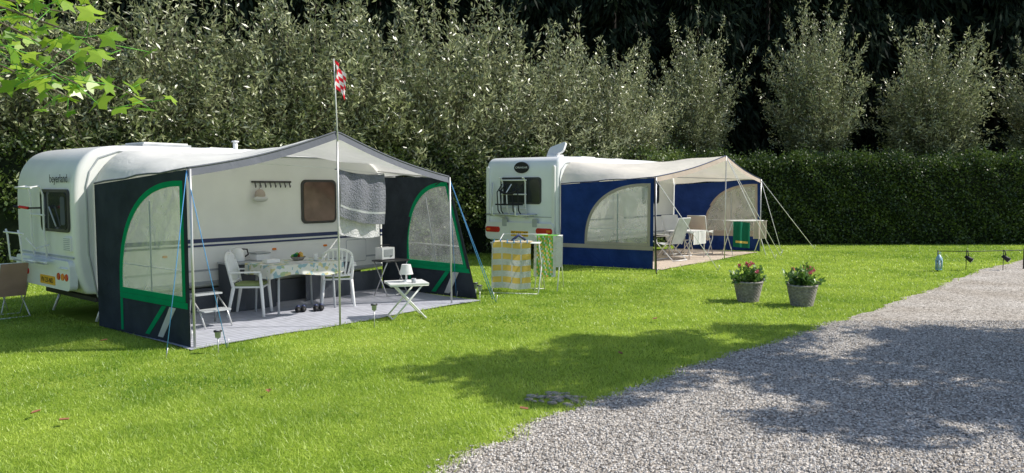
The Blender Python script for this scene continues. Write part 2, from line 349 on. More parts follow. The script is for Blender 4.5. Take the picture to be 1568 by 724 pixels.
def hedge(name,path,th,h,dens,ls,mt,bul=.18):
    e=empty(name); core=MB()
    P=[Vector((*p,0)) for p in path]; C=[];D=[]
    for a,b in zip(P[:-1],P[1:]):
        L=(b-a).length; d=(b-a)/L; nn=Vector((-d.y,d.x,0))
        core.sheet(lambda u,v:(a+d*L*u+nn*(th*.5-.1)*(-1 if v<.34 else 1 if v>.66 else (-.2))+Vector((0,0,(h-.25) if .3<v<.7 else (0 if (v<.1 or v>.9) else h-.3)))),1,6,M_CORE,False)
        for (part,area) in(('f',L*h),('b',L*h*.3),('t',L*th)):
            n=int(area*dens); u=rng.random(n)*L; 
            if part=='t': y=(rng.random(n)-.5)*th; z=h+rng.normal(size=n)*.07+.12*np.maximum(0,rng.normal(size=n))
            else: y=np.full(n,-th/2 if part=='f' else th/2); z=rng.random(n)*h
            bu=bul*(np.sin(u*2.1+z*1.7)*np.sin(z*2.9+u*.6)+.5*np.sin(u*5.3+z*4.1))
            bu2=.07*np.sin(u*1.7)+.08*np.sin(u*4.7)
            if part=='t': z=z+bu2
            else: y=y+(bu*.6+rng.normal(size=n)*.07)*(-1 if part=='f' else 1); z=z*(1+bu2/h)
            p=np.array(a)[None]+np.array(d)[None]*u[:,None]+np.array(nn)[None]*y[:,None]; p[:,2]=z
            dd=rng.normal(size=(n,3))*.6+ (np.array(nn)*(-.5 if part=='f' else .5) if part!='t' else np.array((0,0,.6)))+np.array((0,0,-.2)); C.append(p);D.append(dd)
    C=np.concatenate(C);D=np.concatenate(D);n=len(C)
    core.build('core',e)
    raw('leaves',leaves(C,D,ls*(.7+.6*rng.random(n)),ls*.6*(.7+.6*rng.random(n))),4,mt,np.clip(rng.random(n)*.8+.2*np.sin(C[:,0]*3+C[:,2]*4),0,1),e)
hedge('hornbeam_hedge',[(5.2,25.3),(11,25.2),(17,25.2),(26,25.6)],1.0,2.75,900,.085,M_HED)
M_SHR=leafmat('shrub_leaf',(.04,.08,.015),(.25,.34,.08),.3,.08)
hedge('shrub_hedge',[(-22,13.5),(-13.5,15.9),(-7,18.9),(-1.2,22.0),(5.2,24.9)],1.6,2.9,420,.10,M_SHR,.45)

# conifer belt, its shade put into the dark leaf colour
def conifer(seed):
    r=np.random.default_rng(seed); C=[];D=[]
    H=15.
    for i in range(300):
        z=r.uniform(.3,H); rad=(1-(z/H)**1.5)*2.6*r.uniform(.6,1.1)+.2; ph=r.random()*6.283
        m=int(20+rad*12); u=r.random(m)**.6
        x=rad*u*math.cos(ph); y=rad*u*math.sin(ph); zz=z+.15*u-.55*u**2*rad*.5
        p=np.stack([x,y,zz],1)+r.normal(size=(m,3))*np.array([.13,.13,.22]); C.append(p)
        D.append(np.array([math.cos(ph)*.5,math.sin(ph)*.5,-.9])[None]+r.normal(size=(m,3))*.35)
    C=np.concatenate(C);D=np.concatenate(D);n=len(C)
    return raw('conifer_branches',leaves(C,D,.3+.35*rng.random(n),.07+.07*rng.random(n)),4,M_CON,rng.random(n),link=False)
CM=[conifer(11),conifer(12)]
fe=empty('conifer_forest')
M_DBARK=mat('conifer_bark',(.025,.02,.017),.9,.4,8)
k=0
for rowy in(31.5,34.5):
    x=-36+(rowy-31)*.4
    while x<42:
        o=bpy.data.objects.new('conifer_branches',CM[k%2]); col.objects.link(o); o.parent=fe
        yy=rowy+random.uniform(-.8,.8)-max(0,(-x-8))*.25
        o.location=(x,yy,0); s=random.uniform(.9,1.15); o.scale=(s,s,s*random.uniform(.95,1.1)); o.rotation_euler[2]=random.random()*6
        t=MB(); t.tube([(x,yy,0),(x,yy,13)],[.2,.05],M_DBARK,7); t.build('trunk',fe)
        x+=random.uniform(2.4,3.8); k+=1
M_DARK=mat('forest_shade_backing',(.006,.009,.006),1,.5,1.5)  # dark sheet added behind the conifers, coloured as deep forest shade
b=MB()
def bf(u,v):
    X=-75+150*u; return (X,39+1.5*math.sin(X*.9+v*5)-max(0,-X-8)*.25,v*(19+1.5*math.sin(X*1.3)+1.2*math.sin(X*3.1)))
b.sheet(bf,140,12,M_DARK); b.build('forest_shade_backing',fe)

# shade tree, out of view to the right
def blobs(cs,nl,ls):
    C=[]
    for c,rr in cs:
        p=rng.normal(size=(nl,3)); p=norm(p)*(rng.random((nl,1))**.45)*rr; p[:,2]*=.7; C.append(p+np.array(c))
    C=np.concatenate(C); n=len(C); D=rng.normal(size=(n,3)); D[:,2]-=.4
    return leaves(C,D,ls*(.7+.6*rng.random(n)),ls*.7*(.7+.6*rng.random(n))),n
e=empty('shade_tree',(11.8,9.3,0)); cs=[]
for i in range(135):
    p=norm(rng.normal(size=(1,3)))[0]*(rng.random()**.4); 
    cs.append(((-.9+p[0]*4.8,-.80+p[1]*2.5,5.9+p[2]*1.1),rng.uniform(.25,.58)))
for q in((-5.3,-1.3,5.8),(-5.9,-1.2,5.8),(-5.0,-1.0,5.6),(-5.7,-1.6,6.0),(-5.2,-1.9,6.2),(-4.6,-1.9,6.2),(-5.0,.3,5.8),(-4.3,-1.4,5.9),(-4.3,-.6,5.7),(-4.6,.4,5.6),(-3.8,.9,5.8),(-5.9,-.6,6.0),(-6.3,-1.0,6.1)): cs.append((q,.42))
V,n=blobs(cs,200,.15); raw('crown',V,4,leafmat('plane_leaf_far',(.05,.10,.02),(.12,.2,.04),.2),rng.random(n),e)
t=MB(); t.tube([(0,0,-.1),(0,0,2.5),(.1,0,4.6),(0,0,6.2)],[.22,.18,.13,.06],M_BARK,12)
for i in range(16):
    c=cs[i*8][0]; t.tube([(0,0,3.6+.13*i),(c[0]*.5,c[1]*.5,(3.8+.13*i+c[2])/2+.4),c],[.07,.045,.015],M_BARK,6)
t.tube([(0,0,4.3),(-2.5,-.6,5.4),(-5.4,-1.2,5.8)],[.08,.05,.02],M_BARK,6)
t.build('trunk',e)

# plane tree at left with the branch reaching into view
M_PL=leafmat('plane_leaf',(.14,.31,.02),(.48,.66,.07),.5,.06,.4)
e=empty('plane_tree',(-6.6,4.4,0)); t=MB()
t.tube([(0,0,-.1),(0,0,2),(.1,0,3.4),(0,.1,5.2)],[.2,.16,.12,.05],M_BARK,12)
lobes=[]
for i in range(11):
    a=math.pi*2*(i/11)-math.pi/2; 
    rr=1.0 if i%2==1 else .58
    if i==0: rr=.18
    lobes.append((rr*math.cos(a),rr*math.sin(a)+.15))
Vp=[];Rp=[]
def pleaf(c,s):
    q=Vector((random.gauss(0,1),random.gauss(0,1),random.gauss(0,.6)-.6)).normalized(); nrm=Vector((random.gauss(0,.7),random.gauss(0,.7)-.6,1)).normalized()
    u=q.cross(nrm).normalized(); v=nrm.cross(u).normalized()*-1; r=random.random(); c=Vector(c)
    for i in range(11):
        a=lobes[i]; b_=lobes[(i+1)%11]
        fa=lambda p:c+(u*p[0]+v*p[1])*s+nrm*(-.25*abs(p[0])*s)
        Vp.extend([c+v*.1*s,fa(a),fa(b_)]); Rp.append(min(1,max(0,r+random.uniform(-.04,.04))))
tw=[((1.0,.0,3.7),(2.3,.1,3.35),(3.6,.2,2.95),(4.25,.25,2.72)),((1.0,0,3.7),(2.4,.3,3.1),(3.2,.4,2.75),(3.80,.45,2.46)),((1.2,0,3.8),(2.6,-.1,3.5),(3.6,-.1,3.15),(4.3,-.1,3.0)),((.9,-.2,3.5),(2.2,-.2,3.1),(3.1,-.2,2.82),(3.8,-.2,2.68)),((1.,.2,3.6),(2.4,.5,3.4),(3.4,.6,2.90),(4.25,.6,2.42)),((1.0,.3,3.7),(2.4,.2,3.4),(3.2,.3,3.1),(3.9,.3,2.95)),((1.0,.1,3.7),(2.4,.0,3.3),(3.2,.1,2.90),(4.05,.1,2.50)),((.5,.5,3.9),(1.4,1.8,3.9),(2,2.8,4),(2.5,3.3,3.9)),((-.4,-.6,3.8),(-1.5,-1.5,4),(-2,-2,4.1),(-2.4,-2.2,4.2))]
for pts in tw:
    t.tube([(0,0,3.2),*pts],[.06,.035,.014,.008,.004],M_BARK,6)
    PP=[Vector(p) for p in pts]
    for j in range(40):
        f=random.random()**.55*2.99; k=int(f); p=PP[k].lerp(PP[k+1],f-k)
        off=Vector((random.gauss(0,.11),random.gauss(0,.15),random.gauss(0,.08)))
        q=p+off; t.tube([p,q],.0025,M_GRN,4); pleaf(q,random.uniform(.05,.095))
for i in range(300):
    p=norm(rng.normal(size=(1,3)))[0]; pleaf((p[0]*1.6-.3,p[1]*1.6,4.7+p[2]*1.0),.09)
t.build('trunk',e); raw('leaves',np.array([tuple(v) for v in Vp]),3,M_PL,np.array(Rp),e)

# ------------------------------------------------------------------ awning panels
def fillpanel(name,loops,fn,m,w0,w1,parent):
    cu=bpy.data.curves.new(name,'CURVE'); cu.dimensions='2D'; cu.fill_mode='BOTH'; cu.extrude=abs(w1-w0)/2
    for lp in loops:
        sp=cu.splines.new('POLY'); sp.points.add(len(lp)-1)
        for i,p in enumerate(lp): sp.points[i].co=(p[0],p[1],0,1)
        sp.use_cyclic_u=True
    ob=bpy.data.objects.new(name,cu); col.objects.link(ob); bpy.context.view_layer.update()
    me=bpy.data.meshes.new_from_object(ob.evaluated_get(bpy.context.evaluated_depsgraph_get())); bpy.data.objects.remove(ob)
    mid=(w0+w1)/2
    for v in me.vertices: v.co=fn(v.co.x,v.co.y,v.co.z+mid)
    me.materials.clear(); me.materials.append(m); me.name=name
    o=bpy.data.objects.new(name,me); col.objects.link(o); o.parent=parent; return o
def pmap(FB,FT,BB,BT):
    FB,FT,BB,BT=[Vector(p) for p in(FB,FT,BB,BT)]; U=(BB-FB).length; nn=(BB-FB).cross(FT-FB).normalized()
    def f(u,z,w):
        t=u/U; lo=FB.lerp(BB,t); hi=FT.lerp(BT,t); H=hi.z; return lo.lerp(hi,z/H)+nn*w
    return f,U
def wl(u0,z0,ru,rz,off):
    pts=[(u0-off,z0-off),(u0+ru+off,z0-off)]
    for i in range(25):
        a=math.pi/2*i/24; pts.append((u0+(ru+off)*math.cos(a)**.85,z0+(rz+off)*math.sin(a)**.85))
    pts.append((u0-off,z0+rz+off)); 
    out=[pts[0]]
    for p in pts[1:]:
        if abs(p[0]-out[-1][0])+abs(p[1]-out[-1][1])>1e-4: out.append(p)
    return out
def side_panel(pfx,FB,FT,BB,BT,body,trim,parent,clr,ru=1.48,rz=1.3,z0=.6,u0=.14,bw=.065,vdeco=True):
    f,U=pmap(FB,FT,BB,BT); zf=FT[2]; zb=BT[2]
    fillpanel(pfx+'_panel',[[(0,.01),(U,.01),(U,zb-.01),(0,zf-.01)],wl(u0,z0,ru,rz,0.01)],f,body,-.003,.003,parent)
    fillpanel(pfx+'_window_trim',[wl(u0,z0,ru,rz,bw),wl(u0,z0,ru,rz,0.)],f,trim,-.007,.007,parent)
    fillpanel(pfx+'_clear_window',[wl(u0,z0,ru,rz,.02)],f,clr,-.001,.001,parent)
    def q(a,m,w=.008): fillpanel(pfx+'_stripe',[a],f,m,-w,w,parent)
    if vdeco:
        q([(.03,z0-.14),(u0+ru+.06,z0-.14),(u0+ru+.06,z0-.068),(.03,z0-.068)],trim)
        q([(u0+ru+.0,.04),(u0+ru+.06,.04),(u0+ru+.06,z0-.145),(u0+ru+.0,z0-.145)],trim)
        q([(.62,.06),(.74,.06),(.44,z0-.15),(.30,z0-.15)],M_WFAB); q([(.95,.06),(1.05,.06),(.62,z0-.15),(.52,z0-.15)],trim)
    else:
        q([(.0,z0-.16),(U,z0-.16),(U,z0-.068),(.0,z0-.068)],trim)
    q([(u0+ru*.48,z0),(u0+ru*.49+.012,z0),(u0+ru*.49+.012,z0+rz*.86),(u0+ru*.48,z0+rz*.86)],M_GREYL,.004)
    q([(u0,z0+.30),(u0+ru*.97,z0+.30),(u0+ru*.97,z0+.312),(u0,z0+.312)],M_WFAB,.003)
    return f,U
def awning(name,org,ang,FL,PK,FR,BL,BR,zr,zpk,zfl,zfr,zbl,zbr,roofm,valm,body,trim,clr,vdeco,deco_roof,ext,vh):
    e=empty(name,(*org,0),ang)
    e2=MB()
    def back(s):
        x=BL+(BR-BL)*s; k=.5; a=(x-BL)/k; c=(BR-x)/k
        if a<1: z=zbl+(zr-zbl)*math.sin(max(a,0)*math.pi/2)**.7
        elif c<1: z=zbr+(zr-zbr)*math.sin(max(c,0)*math.pi/2)**.7
        else: z=zr
        return Vector((x,0,z))
    sp=(PK[0]-FL[0])/(FR[0]-FL[0])
    def front(s):
        if s<sp: t=s/sp; p=Vector((*FL,zfl)).lerp(Vector((*PK,zpk)),t)
        else: t=(s-sp)/(1-sp); p=Vector((*PK,zpk)).lerp(Vector((*FR,zfr)),t)
        p.z-=.06*math.sin(math.pi*t); return p
    def rf(s,t):
        p=back(s).lerp(front(s),t); a=s/sp if s<sp else (s-sp)/(1-sp)
        p.z-=.06*math.sin(math.pi*t)*abs(math.sin(math.pi*a))-.014*math.sin(14*t+9*s)*math.sin(math.pi*t)-.008*math.sin(31*s+5*t)*math.sin(math.pi*t); return p
    e2.sheet(rf,64,18,roofm); e2.build('roof',e)
    v=MB(); n=48
    def vf(s,t):
        p=front(s); return p+Vector((0,-.012-.02*t,.012-vh*t))
    v.sheet(vf,n,2,valm)
    v.tube([front(i/n)+Vector((0,-.014,.012)) for i in range(n+1)],.012,deco_roof,6)
    v.tube([rf(0,i/8)+Vector((0,0,.01)) for i in range(9)],.012,deco_roof,6); v.tube([rf(1,i/8)+Vector((0,0,.01)) for i in range(9)],.012,deco_roof,6)
    v.build('valance',e)
    side_panel('left',(*FL,0),(*FL,zfl),(BL,0,0),(BL,0,zbl),body,trim,e,clr,vdeco=vdeco)
    side_panel('right',(FR[0]+ext,FR[1],0),(*FR,zfr),(BR,0,0),(BR,0,zbr),body,trim,e,clr,ru=1.4,vdeco=vdeco)
    p=MB()
    p.tube([(PK[0],PK[1]-.02,0),(PK[0],PK[1]-.02,zpk)],.014,M_METAL); p.tube([(FL[0]+.03,FL[1]-.04,0),(FL[0]+.03,FL[1]-.04,zfl)],.016,M_METAL); p.tube([(FR[0]+.02,FR[1]-.04,0),(FR[0],FR[1]-.03,zfr)],.014,M_METAL)
    for s in(.02,sp,.98): p.tube([back(s)-Vector((0,.02,.05)),rf(s,.5)-Vector((0,0,.04)),front(s)-Vector((0,0,.03))],.012,M_METAL)
    p.build('poles',e)
    return e,front,back
a1,fr1,bk1=awning('caravan_awning',A1O,A1A,(.08,-2.32),(2.08,-2.5),(4.39,-2.32),0,5.0,2.40,2.62,2.10,2.04,1.93,2.08,M_ROOF1,M_VAL,M_CHAR,M_GREEN,M_CLEAR,True,M_VAL,.68,.10)
a2,fr2,bk2=awning('caravan_awning',A2O,A2A,(.38,-2.28),(3.75,-2.55),(6.5,-2.45),0,6.05,2.50,2.68,2.10,2.10,1.95,1.95,M_ROOF2,M_BEIGE,M_BLUE,M_BEIGE,M_CLEAR2,False,M_NAVY,.15,.12)
def carpet(name,m,par,x0,x1,y0,y1):
    c=MB(); c.sheet(lambda u,v:(x0+(x1-x0)*u,y0+(y1-y0)*v+.02*math.sin(11*u),.016+.005*math.sin(9*u+7*v)+.003*math.sin(31*u)),60,16,m); c.build(name,par)
def stripemat(name,c1,c2,sc):
    m,nt,out=_new(name); N=nt.nodes; L=nt.links
    p=N.new('ShaderNodeBsdfPrincipled'); L.new(p.outputs[0],out.inputs[0]); p.inputs['Roughness'].default_value=.9
    tc=N.new('ShaderNodeTexCoord'); wv=N.new('ShaderNodeTexWave'); wv.bands_direction='Y'; wv.inputs['Scale'].default_value=sc; wv.inputs['Distortion'].default_value=.3
    L.new(tc.outputs['Object'],wv.inputs['Vector']); r=N.new('ShaderNodeValToRGB'); e=r.color_ramp.elements; e[0].position=.05; e[0].color=(*c1,1); e[1].position=.25; e[1].color=(*c2,1)
    L.new(wv.outputs['Fac'],r.inputs[0])
    n=N.new('ShaderNodeTexNoise'); n.inputs['Scale'].default_value=6; n.inputs['Detail'].default_value=8; L.new(tc.outputs['Object'],n.inputs['Vector'])
    r2=N.new('ShaderNodeValToRGB'); q=r2.color_ramp.elements; q[0].position=.35; q[0].color=(.85,.85,.85,1); q[1].position=.6; q[1].color=(1,1,1,1); L.new(n.outputs['Fac'],r2.inputs[0])
    mx=N.new('ShaderNodeMixRGB'); mx.blend_type='MULTIPLY'; mx.inputs[0].default_value=1; L.new(r.outputs[0],mx.inputs[1]); L.new(r2.outputs[0],mx.inputs[2]); L.new(mx.outputs[0],p.inputs['Base Color']); return m
carpet('carpet',stripemat('carpet_grey_blue',(.28,.29,.34),(.48,.49,.56),3),a1,.02,5.0,-2.45,-.02)
carpet('carpet',mat('carpet_beige',(.55,.46,.38),.9,.15,10,.3,90),a2,.42,6.3,-2.5,-.02)
s=MB()
s.sheet(lambda u,v:(.25+4.7*u,-.04+.015*math.sin(60*u),.36*v+.01),120,3,M_DGREY)
s.sheet(lambda u,v:(1.72+.75*u,-.42+.01*math.sin(40*u),.70*v+.02),30,3,M_DGREY)
s.sheet(lambda u,v:(2.47+.0*u,-.42+.38*u,.70*v+.02),3,3,M_DGREY); s.sheet(lambda u,v:(1.72,-.42+.38*u,.70*v+.02),3,3,M_DGREY)
s.sheet(lambda u,v:(3.1+.9*u,-.30+.01*math.sin(30*u),.55*v+.02),20,3,M_DGREY); s.box((3.55,-.17,.58),(.9,.28,.02),M_DGREY)
s.box((2.1,-.23,.735),(.78,.42,.025),M_GREYL)
s.build('storage_curtain',a1)
def ropes(par,lst,name='guy_ropes'):
    r=MB()
    for a,b_,m,rad in lst:
        r.tube([a,((a[0]+b_[0])/2,(a[1]+b_[1])/2,(a[2]+b_[2])/2-.01),b_],rad,m,5)
        r.tube([(b_[0],b_[1],.0),(b_[0]+.02,b_[1]-.01,.12)],.006,M_METAL,5)
    r.build(name,par)
ropes(a1,[((.08,-2.34,2.08),(-.35,-2.6,0),M_ROPEB,.005),((.08,-2.34,2.08),(.35,-2.65,0),M_ROPEB,.005),((4.39,-2.34,2.03),(5.05,-2.75,0),M_ROPEB,.006),((4.39,-2.34,2.03),(5.25,-2.5,0),M_ROPEB,.006),((4.39,-2.34,2.03),(5.0,-1.9,0),M_ROPEB,.005),((.08,-2.2,2.08),(.3,-1.9,.02),M_ROPEW,.008)])
ropes(a2,[((.38,-2.3,2.08),(-.35,-2.75,0),M_BLACK,.018),((.38,-2.3,2.08),(1.2,-3.5,0),M_ROPEW,.008),((3.75,-2.57,2.66),(4.6,-3.6,0),M_ROPEW,.009),((3.75,-2.57,2.66),(5.6,-3.4,0),M_ROPEW,.008),((6.5,-2.47,2.1),(8.6,-3.4,0),M_ROPEW,.009),((6.5,-2.47,2.1),(6.3,-3.2,0),M_ROPEW,.008)])

# ------------------------------------------------------------------ caravans
def prism(mb,prof,y0,y1,m):
    k=len(prof); vs=[(x,y0,z) for x,z in prof]+[(x,y1,z) for x,z in prof]
    mb.add(vs,[tuple(range(k)),tuple(range(2*k-1,k-1,-1))],m,False)
    mb.add(vs,[((i+1)%k,i,i+k,(i+1)%k+k) for i in range(k)],m,True)
def body(prof,y0,y1,m,r,parent):
    # rounded shell: inset rings towards both sides, so the long edges are truly round
    b=MB(); k=len(prof); cx=sum(p[0] for p in prof)/k; cz=sum(p[1] for p in prof)/k
    P=[Vector((p[0],p[1])) for p in prof]; N=[]
    for i in range(k):
        t=(P[(i+1)%k]-P[i-1]).normalized(); n=Vector((-t.y,t.x)); 
        if n.dot(P[i]-Vector((cx,cz)))>0: n=-n
        N.append(n)
    rings=[]
    seg=6
    for j in range(seg+1):
        a=math.pi/2*j/seg; rings.append((y0+r*(1-math.sin(a)),r*(1-math.cos(a)) ))
    rings=[(y0+r*(1-math.sin(math.pi/2*j/seg)),r*(1-math.cos(math.pi/2*j/seg))) for j in range(seg,-1,-1)]
    full=rings+[(y1-(y-y0),ins) for y,ins in rings[::-1]]
    vs=[]
    for y,ins in full:
        for i in range(k): q=P[i]+N[i]*ins; vs.append((q.x,y,q.y))
    R=len(full); fs=[]
    for j in range(R-1):
        for i in range(k):
            i2=(i+1)%k; fs.append((j*k+i,j*k+i2,(j+1)*k+i2,(j+1)*k+i))
    b.add(vs,fs,m,True)
    b.add([vs[i] for i in range(k)],[tuple(range(k))],m,False); b.add([vs[(R-1)*k+i] for i in range(k)],[tuple(range(k))[::-1]],m,False)
    return b.build('body',parent)
def smoothprof(prof,it=2):
    for _ in range(it):
        out=[]
        for i in range(len(prof)):
            a=prof[i]; c=prof[(i+1)%len(prof)]; out.append((a[0]*.75+c[0]*.25,a[1]*.75+c[1]*.25)); out.append((a[0]*.25+c[0]*.75,a[1]*.25+c[1]*.75))
        prof=out
    return prof
def text(s,loc,size,m,par,name='lettering'):
    c=bpy.data.curves.new(name,'FONT'); c.body=s; c.size=size; c.extrude=.001; c.align_x='CENTER'; c.align_y='CENTER'
    o=bpy.data.objects.new(name,c); col.objects.link(o); c.materials.append(m); o.parent=par; o.location=loc
    o.rotation_euler=(math.radians(90),0,math.radians(-90)); return o
def wheel(mb,c):
    x,y,z=c
    prof=[(.18,-.09),(.30,-.09),(.33,-.05),(.33,.05),(.30,.09),(.18,.09)]
    n=28; vs=[];fs=[]
    for r,h in prof:
        for j in range(n): t=2*math.pi*j/n; vs.append((x+r*math.cos(t),y+h,z+r*math.sin(t)))
    for i in range(len(prof)-1):
        for j in range(n): fs.append((i*n+j,i*n+(j+1)%n,(i+1)*n+(j+1)%n,(i+1)*n+j))
    mb.add(vs,fs,M_BLACK,True)
    vs=[(x+.19*math.cos(2*math.pi*j/n),y-.07,z+.19*math.sin(2*math.pi*j/n)) for j in range(n)]
    mb.add(vs,[tuple(range(n))],M_GREYL)
c1o=(A1O[0]-.638*.27,A1O[1]-.77*.27); c1=empty('caravan',(*c1o,0),A1A)
prof=[(.20,.36),(.06,.60),(.0,.95),(.0,1.4),(.0,1.85),(.04,2.08),(.12,2.24),(.24,2.37),(.42,2.44),(.7,2.47),(3,2.48),(4.9,2.46),(5.4,2.43),(5.62,2.3),(5.70,1.9),(5.72,1.1),(5.65,.5),(5.5,.36)]
body(smoothprof(prof,2),.02,2.12,M_WHITE,.07,c1)
d=MB()
def sideplate(mb,x0,x1,z0,z1,r,m,y=.016,th=.02): mb.plate(((x0+x1)/2,y,(z0+z1)/2),(1,0,0),(0,0,1),x1-x0,z1-z0,r,th,m)
sideplate(d,.35,5.3,1.05,1.11,.01,M_NAVY,.018,.01); sideplate(d,.35,5.3,.99,1.02,.005,M_NAVY,.018,.01); sideplate(d,.3,5.3,.62,.65,.005,M_GREYL,.018,.01)
sideplate(d,.3,5.3,.42,.47,.01,M_GREYL,.016,.02)
sideplate(d,3.53,4.24,1.27,2.01,.09,M_FRAME,.012,.03); sideplate(d,3.57,4.20,1.31,1.97,.07,M_CURT,.0,.02)
sideplate(d,4.45,4.9,.55,.95,.04,M_GREYL,.018,.008);sideplate(d,4.46,4.89,.56,.94,.035,M_WHITE,.015,.012)
for xx in(3.0,4.0,1.2): d.plate((xx,.012,.9-.02),(1,0,0),(0,0,1),.07,.035,.015,.02,M_ORANGE)
d.box((2.97,-.0,1.97),(.72,.02,.03),M_FRAME)
for i in range(8): d.tube([(2.66+i*.09,-.01,1.96),(2.66+i*.09,-.035,1.88),(2.66+i*.09,-.05,1.91)],.010,M_FRAME,5)
d.tube([(2.72,-.04,1.92),(2.71,-.05,1.84)],.004,M_BLACK,4)
d.ball((2.71,-.07,1.76),(.09,.06,.10),M_BEIGE); d.ball((2.71,-.09,1.70),(.13,.05,.05),M_WFAB)
def rp(mb,y0,y1,z0,z1,r,m,x=-.01,th=.03): mb.plate((x,(y0+y1)/2,(z0+z1)/2),(0,1,0),(0,0,1),y1-y0,z1-z0,r,th,m)
rp(d,.12,1.10,1.28,1.86,.08,M_FRAME); rp(d,.16,1.06,1.32,1.82,.06,M_GLASS,-.02,.03)
rp(d,.20,.35,1.38,1.76,.04,M_DGREY,-.0365,.003); rp(d,.85,1.0,1.38,1.76,.04,M_DGREY,-.0365,.003)
d.tube([(-.06,.45,1.36),(-.07,.65,1.62)],.010,M_GREYL,6)
rp(d,.08,.32,1.03,1.22,.01,M_PLAST); 
for i in range(7): d.box((-.028,.20,1.05+i*.025),(.01,.2,.008),M_GREYL)
rp(d,.0+.06,2.06,.93,.955,.005,M_GREYL,-.0,.02)
rp(d,.08,2.06,.50,.90,.08,M_WHITE2,.0,.10)
rp(d,.58,1.10,.545,.665,.01,M_PLATE,-.055,.012)
for yy,mm in((.18,M_RED),(.31,M_ORANGE),(1.93,M_RED),(1.8,M_ORANGE),(.45,M_RED),(1.6,M_RED)): 
    n=16; d.add([(-.062,yy+.045*math.cos(6.283*j/n),.68+.045*math.sin(6.283*j/n)) for j in range(n)]+[(-.04,yy+.055*math.cos(6.283*j/n),.68+.055*math.sin(6.283*j/n)) for j in range(n)],[tuple(range(n))]+[(j,(j+1)%n,(j+1)%n+n,j+n) for j in range(n)],mm)
for yy in(.12,1.6): d.tube([(-.02,yy,.80),(-.07,yy,.80),(-.07,yy+.25,.80),(-.02,yy+.25,.80)],.012,M_PLAST,6)
# bicycle carrier
for yy in(.88,1.36): d.tube([(-.03,yy,.85),(-.06,yy,1.2),(-.06,yy,1.78),(-.10,yy,1.90),(-.22,yy,1.88)],.015,M_WTUBE)
d.tube([(-.22,.82,1.88),(-.22,1.42,1.88)],.016,M_WTUBE); d.tube([(-.06,.85,1.5),(-.06,1.40,1.5)],.013,M_WTUBE)
for x_,z_ in((-.14,.86),(-.28,.89)): d.tube([(x_,.62,z_),(x_,1.52,z_)],.016,M_WTUBE); d.box((x_,1.05,z_-.02),(.06,.85,.012),M_GREYL)
for yy in(.88,1.36): d.tube([(-.03,yy,.85),(-.34,yy,.88),(-.36,yy,1.22),(-.36,yy+.06,1.30)],.013,M_WTUBE)
d.tube([(-.36,.75,1.26),(-.36,1.5,1.26)],.013,M_WTUBE); d.tube([(-.22,.95,1.6),(-.30,1.05,1.62)],.02,M_RED); d.tube([(-.22,1.25,1.6),(-.30,1.28,1.62)],.02,M_BLACK); d.tube([(-.06,.95,1.6),(-.22,.95,1.6)],.012,M_BLACK)
d.tube([(-.06,.7,1.1),(-.24,.7,1.05),(-.33,.75,1.20)],.012,M_WTUBE)
d.box((1.6,1.0,2.50),(.75,.7,.07),M_GREYL); d.box((1.6,1.0,2.545),(.68,.62,.03),M_PLAST); d.box((3.3,1.2,2.49),(.45,.45,.08),M_PLAST); d.box((2.4,.7,2.485),(.4,.4,.05),M_PLAST)
d.tube([(2.55,.35,2.44),(2.55,.35,2.60)],.035,M_PLAST,12); d.lathe([(.0,.03),(.055,.02),(.055,0)],M_PLAST,(2.55,.35,2.6),14)
wheel(d,(2.75,.16,.32)); wheel(d,(2.75,1.98,.32))
for (xx,yy) in((.5,.3),(.5,1.85),(4.9,.3),(4.9,1.85)): d.tube([(xx,yy,.4),(xx-.15,yy,.02)],.02,M_METAL)
d.tube([(5.5,1.0,.4),(6.7,1.07,.42)],.04,M_METAL)
d.box((2.6,1.07,.34),(4.6,1.8,.06),M_BLACK)
d.tube([(.27,0.012,.4),(.17,.012,1.0),(.17,.012,1.9),(.22,.012,2.1),(.34,.012,2.28),(.6,.012,2.38),(4.8,.012,2.38)],.012,M_GREYL,6)
d.build('fittings',c1,bevel=.004,seg=1)
text('beyerland',(-.008,.46,2.0),.16,M_BLACK,c1)
text('VV-23-ND',(-.063,.84,.60),.10,M_BLACK,c1,'plate_text')
# caravan 2
c2o=(A2O[0]-.62*.14,A2O[1]-.785*.14); c2=empty('caravan',(*c2o,0),A2A)
prof=[(.16,.44),(.05,.62),(.0,.9),(.0,1.6),(.0,2.25),(.02,2.42),(.08,2.54),(.2,2.61),(.4,2.63),(3,2.63),(5.6,2.63),(6.0,2.5),(6.4,2.0),(6.5,1.3),(6.4,.6),(6.2,.44)]
body(smoothprof(prof,2),.02,2.24,M_WHITE2,.08,c2)
d=MB()
rp(d,.48,1.75,1.46,2.12,.09,M_FRAME); rp(d,.52,1.71,1.50,2.08,.07,M_GLASS,-.02,.03)
rp(d,.06,.15,.7,2.4,.04,M_WHITE,-.02,.05); rp(d,2.11,2.20,.7,2.4,.04,M_WHITE,-.02,.05)
n=28; d.add([(-.022,1.08+.22*math.cos(6.283*j/n),2.36+.13*math.sin(6.283*j/n)) for j in range(n)],[tuple(range(n))[::-1]],M_BLACK)
d.tube([(-.02,1.08+.22*math.cos(6.283*j/n),2.36+.13*math.sin(6.283*j/n)) for j in range(n)],.012,M_BLACK,6,True)
rp(d,.06,2.2,.56,1.0,.12,M_WHITE,-.03,.10); rp(d,.1,2.16,1.14,1.16,.005,M_GREYL,-.0,.02)
for y0,y1 in((.10,.58),(1.72,2.18)): rp(d,y0,y1,.74,.88,.06,M_RED,-.085,.03); 
rp(d,.14,.26,.78,.84,.02,M_ORANGE,-.105,.012); rp(d,2.02,2.14,.78,.84,.02,M_ORANGE,-.105,.012)
rp(d,.82,1.36,.66,.79,.01,M_PLATE,-.088,.012); rp(d,.6,1.62,1.2,1.22,.005,M_GREYL,-.02,.03)
